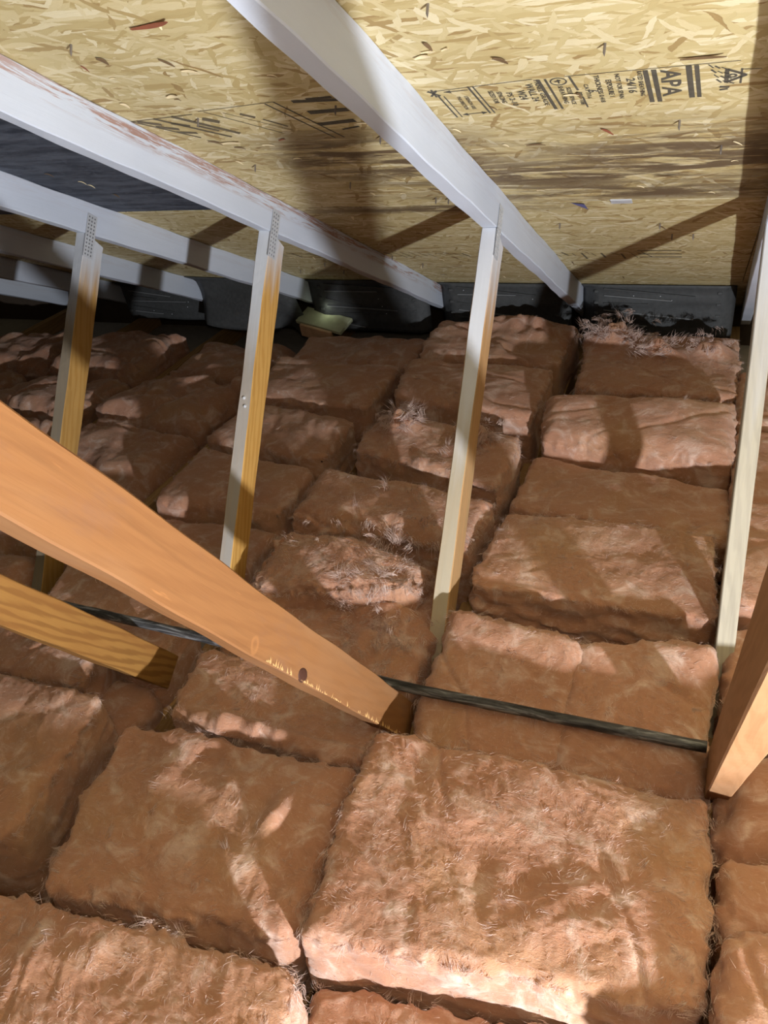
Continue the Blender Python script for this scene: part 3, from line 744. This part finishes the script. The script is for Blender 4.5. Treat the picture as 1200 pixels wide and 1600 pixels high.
def Q(z, *c, zn=None):
    """four top corners in plan (far-left, far-right, near-right, near-left) at height z (zn: height of the near edge)"""
    zn = z if zn is None else zn
    return [(c[0][0], c[0][1], z), (c[1][0], c[1][1], z), (c[2][0], c[2][1], zn), (c[3][0], c[3][1], zn)]
# --- bay right of the central truss, near to far
batt(Q(.245, (-.43, .515), (.085, .575), (.085, .18), (-.40, .16)), 'pink batt at the bottom edge of the picture, in front of the big bright batt', seed=1, nu=110, nv=80, fib=500)
b = batt(Q(.33, (-.485, .935), (.078, .935), (.080, .600), (-.455, .535)), 'largest brightly lit pink batt in the lower middle, pale front edge', seed=2, nu=150, nv=120, fib=1300, lump=0.0075, crumple=0.0072, edge=0.021)
batt(Q(.298, (-.465, 1.34), (-.185, 1.31), (-.178, 1.005), (-.468, 1.005), zn=.19), 'left of two narrow pink batts under the pipe, touching the central post foot', seed=3, nu=80, nv=70, fib=500, crumple=0.0066, edge=0.03)
batt(Q(.295, (-.185, 1.31), (.070, 1.36), (.080, 1.005), (-.172, 1.005), zn=.19), 'right of two narrow pink batts under the pipe, left of the beige post foot', seed=4, nu=80, nv=70, fib=400, crumple=0.0066, edge=0.03)
batt(Q(.265, (-.445, 1.79), (.060, 1.80), (.072, 1.47), (-.455, 1.47)), 'crisp rectangular pink batt with layered front face, right of the central post', seed=5, nu=120, nv=80, fib=900, strata=0.007, edge=0.0135, lump=0.005)
batt(Q(.21, (-.45, 2.20), (.10, 2.11), (.10, 1.81), (-.46, 1.87), zn=.235), 'tilted pink batt with streaked cut face behind the crisp rectangular one', seed=6, nu=100, nv=64, fib=300, strata=0.007)
batt(Q(.31, (-.465, 2.44), (.095, 2.50), (.10, 2.16), (-.43, 2.20), zn=.28), 'puffed pink batt standing tall in the right bay, second from the eave', seed=7, nu=90, nv=60, fib=300, edge=0.045, dome=.02)
b = batt(Q(.25, (-.43, 3.15), (.10, 3.14), (.10, 2.63), (-.40, 2.63)), 'far pink batt with a white fluffy top below the rightmost vent baffle', seed=8, nu=90, nv=80, fib=900, folds=((-.33, 3.04, .05, .075, 1.9), (-.17, 2.95, .04, .05, 2), (.02, 2.98, .04, .05, 1.5)))
tuft(b, -.36, 3.03, .32, 900, .06, 1, .055, .45, (0, -.4, 0), wd=.0010); tuft(b, -.20, 2.95, .295, 700, .06, 2, .05, .35, (.3, -.4, 0), wd=.0010); tuft(b, .0, 2.98, .292, 400, .05, 3, .05, .35, (.3, -.4, 0), wd=.0009)
# --- bay left of the central truss
batt(Q(.355, (-.97, .44), (-.445, .475), (-.40, .18), (-.95, .10)), 'nearest pink batt at the bottom left corner with a torn upper right edge', seed=10, nu=140, nv=90, fib=1000, crumple=0.0072, rag=0.0108)
batt(Q(.285, (-1.03, .86), (-.525, .87), (-.500, .545), (-.93, .50)), 'wide creased pink batt left of the big bright batt', seed=11, nu=130, nv=110, fib=600, lump=0.01, crumple=0.0066, folds=((-.60, .72, .05, .025, .5), (-.80, .80, .05, -.02, 1)))
batt(Q(.27, (-.97, 1.10), (-.525, 1.05), (-.525, .885), (-.95, .905)), 'pink batt with a curled lit front lip below the end of the orange brace', seed=12, nu=110, nv=60, fib=600, folds=((-.75, .905, .02, .034, 8),))
b = batt(Q(.205, (-1.06, 1.54), (-.53, 1.50), (-.53, 1.16), (-1.0, 1.16), zn=.205), 'sagging lower pink batt behind the orange brace under a torn heap', seed=13, nu=130, nv=110, fib=1200, folds=((-.66, 1.36, .05, .045, 1.8), (-.62, 1.25, .04, .03, 1.8)), lump=0.01, crumple=0.009)
b2 = batt([(-1.02, 1.58, .25), (-.58, 1.53, .24), (-.60, 1.37, .325), (-.98, 1.32, .27)], 'torn pink batt heaped on top with ragged white fluff, left of the central post', zb=.20, seed=14, nu=120, nv=100, fib=1100, folds=((-.82, 1.50, .07, .03, 1.5), (-.65, 1.42, .04, -.025, 1.5)), lump=0.014, crumple=0.012, rag=0.018, edge=0.0375, dome=.03)
tuft(b, -.66, 1.32, .25, 700, .045, 5, .05, .5, (.2, -.5, 0), wd=.0006); tuft(b, -.60, 1.27, .24, 600, .04, 6, .045, .4, (.2, -.6, 0), wd=.0006); tuft(b2, -.66, 1.37, .325, 350, .05, 17, .05, .7, (0, -.5, 0), wd=.0006); tuft(b2, -.82, 1.47, .325, 260, .03, 7, .07, .25, (.2, -.4, 0), wd=.0006)
b = batt(Q(.275, (-1.05, 1.93), (-.518, 1.84), (-.518, 1.60), (-1.04, 1.66)), 'rounded pink batt with bright fluffy front just left of the central post', seed=15, nu=100, nv=80, fib=1100, folds=((-.68, 1.66, .05, .025, 1.8),), edge=0.045, lump=0.01)
tuft(b, -.66, 1.62, .28, 800, .045, 8, .06, .3, (.2, -.6, 0), wd=.0007); tuft(b, -.80, 1.80, .30, 60, .11, 9, .02, 1.5, wd=.0006); tuft(b, -.86, 1.72, .27, 60, .10, 19, .02, 1.2, wd=.0006)
b = batt(Q(.275, (-1.0, 2.30), (-.518, 2.21), (-.518, 1.90), (-1.0, 2.04)), 'pink batt with white torn wisps on its top, behind the rounded fluffy one', seed=16, nu=100, nv=70, fib=900, folds=((-.90, 2.18, .035, .055, 1.6), (-.62, 2.12, .035, .05, 1.4), (-.75, 1.98, .03, .02, 2)))
tuft(b, -.90, 2.18, .322, 600, .07, 10, .035, .4, (.8, -.3, 0), wd=.0010); tuft(b, -.62, 2.11, .318, 600, .06, 11, .035, .4, (.6, -.3, 0), wd=.0010)
batt(Q(.27, (-1.06, 2.78), (-.518, 2.74), (-.518, 2.36), (-1.0, 2.42)), 'squared pink batt left of the central post, fourth from the torn heap', seed=17, nu=70, nv=50, fib=300)
b = batt(Q(.26, (-1.08, 3.20), (-.518, 3.22), (-.518, 2.80), (-1.06, 2.82)), 'lumpy pink batt with a lit rolled crest, below the vent baffle at the central post', seed=18, nu=70, nv=50, fib=200, lump=0.0175, folds=((-.75, 3.12, .08, .05, 2.2), (-.60, 3.08, .08, .04, 1)))
# --- bay between the two left posts
batt(Q(.28, (-1.58, .90), (-1.135, .90), (-1.08, .56), (-1.40, .47)), 'shaded pink batt with ragged right edge at the left picture edge, below the yellow brace', seed=20, nu=100, nv=80, fib=500, crumple=0.0078)
batt(Q(.20, (-1.50, .50), (-1.02, .50), (-1.0, .25), (-1.5, .22)), 'sunken pink batt at the lower left edge behind the nearest one', seed=21, nu=50, nv=40, fib=100)
batt(Q(.245, (-1.68, 1.16), (-1.27, 1.10), (-1.25, .95), (-1.60, .92)), 'pink batt lit along its front at the left edge just below the yellow brace', seed=22, nu=80, nv=40, fib=300, lump=0.01)
batt(Q(.15, (-1.24, 1.06), (-1.128, 1.04), (-1.128, .88), (-1.24, .90)), 'small dark pink offcut sunk under the yellow brace', seed=23, nu=30, nv=30, fib=60)
batt(Q(.235, (-1.60, 1.40), (-1.128, 1.24), (-1.128, 1.05), (-1.54, 1.16)), 'pink batt between the orange brace and the yellow brace', seed=24, nu=80, nv=40, fib=200)
batt(Q(.235, (-1.57, 2.03), (-1.128, 1.95), (-1.128, 1.70), (-1.54, 1.69)), 'dim wedge-shaped pink batt just left of the yellow-sided post', seed=25, nu=60, nv=40, fib=120)
batt(Q(.185, (-1.60, 1.66), (-1.128, 1.68), (-1.128, 1.42), (-1.55, 1.44)), 'dim low pink batt above the orange brace, left of the yellow-sided post', seed=26, nu=60, nv=40, fib=120)
batt(Q(.24, (-1.56, 2.37), (-1.128, 2.30), (-1.128, 2.02), (-1.58, 2.07)), 'dim pink batt behind the wedge-shaped one', seed=27, nu=60, nv=40, fib=120)
batt(Q(.24, (-1.66, 2.80), (-1.125, 2.76), (-1.125, 2.40), (-1.60, 2.42)), 'dim pink batt right of the yellow-sided post, second from the eave', seed=28, nu=60, nv=40, fib=120)
batt(Q(.21, (-1.68, 3.12), (-1.125, 3.14), (-1.125, 2.84), (-1.66, 2.84)), 'dim pink batt in front of the pale wood scrap', seed=29, nu=60, nv=40, fib=120, lump=0.015)
# --- dark bays on the left
rows = [(1.05, 1.42), (1.46, 1.84), (1.88, 2.26), (2.30, 2.70), (2.74, 3.16)]
names = ['nearest', 'second', 'third', 'fourth', 'farthest']
rg = random.Random(21)
for bi, (xa, xb, txt) in enumerate([(-2.28, -1.78, 'left of the leftmost post'), (-2.89, -2.39, 'at the dark left edge'), (-3.50, -3.00, 'in the darkest far left bay')]):
    for ri, (ya, yb) in enumerate(rows):
        if bi > 0 and ri < 2 - (bi == 1) * 1: continue
        if bi == 2 and ri < 3: continue
        z = .155 + rg.uniform(-.04, .06); th = rg.uniform(-.16, .16); cx, cy = (xa + xb) / 2, (ya + yb) / 2; sx = (xb - xa) / 2 * rg.uniform(.92, 1.0); sy = (yb - ya) / 2 * rg.uniform(.95, 1.08)
        cs = [(cx + (u * sx * math.cos(th) - v * sy * math.sin(th)), cy + (u * sx * math.sin(th) + v * sy * math.cos(th)), z + rg.uniform(-.05, .05)) for u, v in ((-1, 1), (1, 1), (1, -1), (-1, -1))]
        batt(cs, names[ri] + ' rumpled dark pink batt ' + txt, seed=40 + bi * 6 + ri, nu=60, nv=44, fib=150, lump=.022, crumple=.010, dome=.03, edge=.05)
# --- bay right of the beige post
batt(Q(.365, (.122, .70), (.62, .74), (.62, .36), (.115, .40)), 'pink batt in the bottom right corner with a curled left edge', seed=60, nu=80, nv=70, fib=300)
batt(Q(.29, (.125, .86), (.62, .95), (.62, .76), (.122, .72)), 'pink batt at the right edge, between the corner batt and the bulging one', seed=61, nu=80, nv=40, fib=150)
batt(Q(.27, (.122, 1.10), (.62, 1.20), (.62, .98), (.122, .89)), 'bulging pink batt at the right edge under the tan brace', seed=62, nu=80, nv=40, fib=150, dome=.04, edge=0.045)
batt(Q(.285, (.122, 1.94), (.66, 1.94), (.66, 1.52), (.122, 1.52)), 'lit pink batt right of the beige post, halfway up', seed=63, nu=80, nv=60, fib=300)
batt(Q(.24, (.122, 1.48), (.66, 1.50), (.66, 1.24), (.122, 1.24)), 'pink batt right of the beige post foot, behind the tan brace', seed=64, nu=60, nv=40, fib=100)
batt(Q(.25, (.122, 2.40), (.66, 2.40), (.66, 1.98), (.122, 1.98)), 'shaded pink batt right of the beige post, behind the lit one', seed=65, nu=50, nv=40, fib=100)
batt(Q(.25, (.122, 2.86), (.66, 2.86), (.66, 2.44), (.122, 2.44)), 'shaded pink batt right of the beige post, nearest the eave', seed=66, nu=50, nv=40, fib=100)
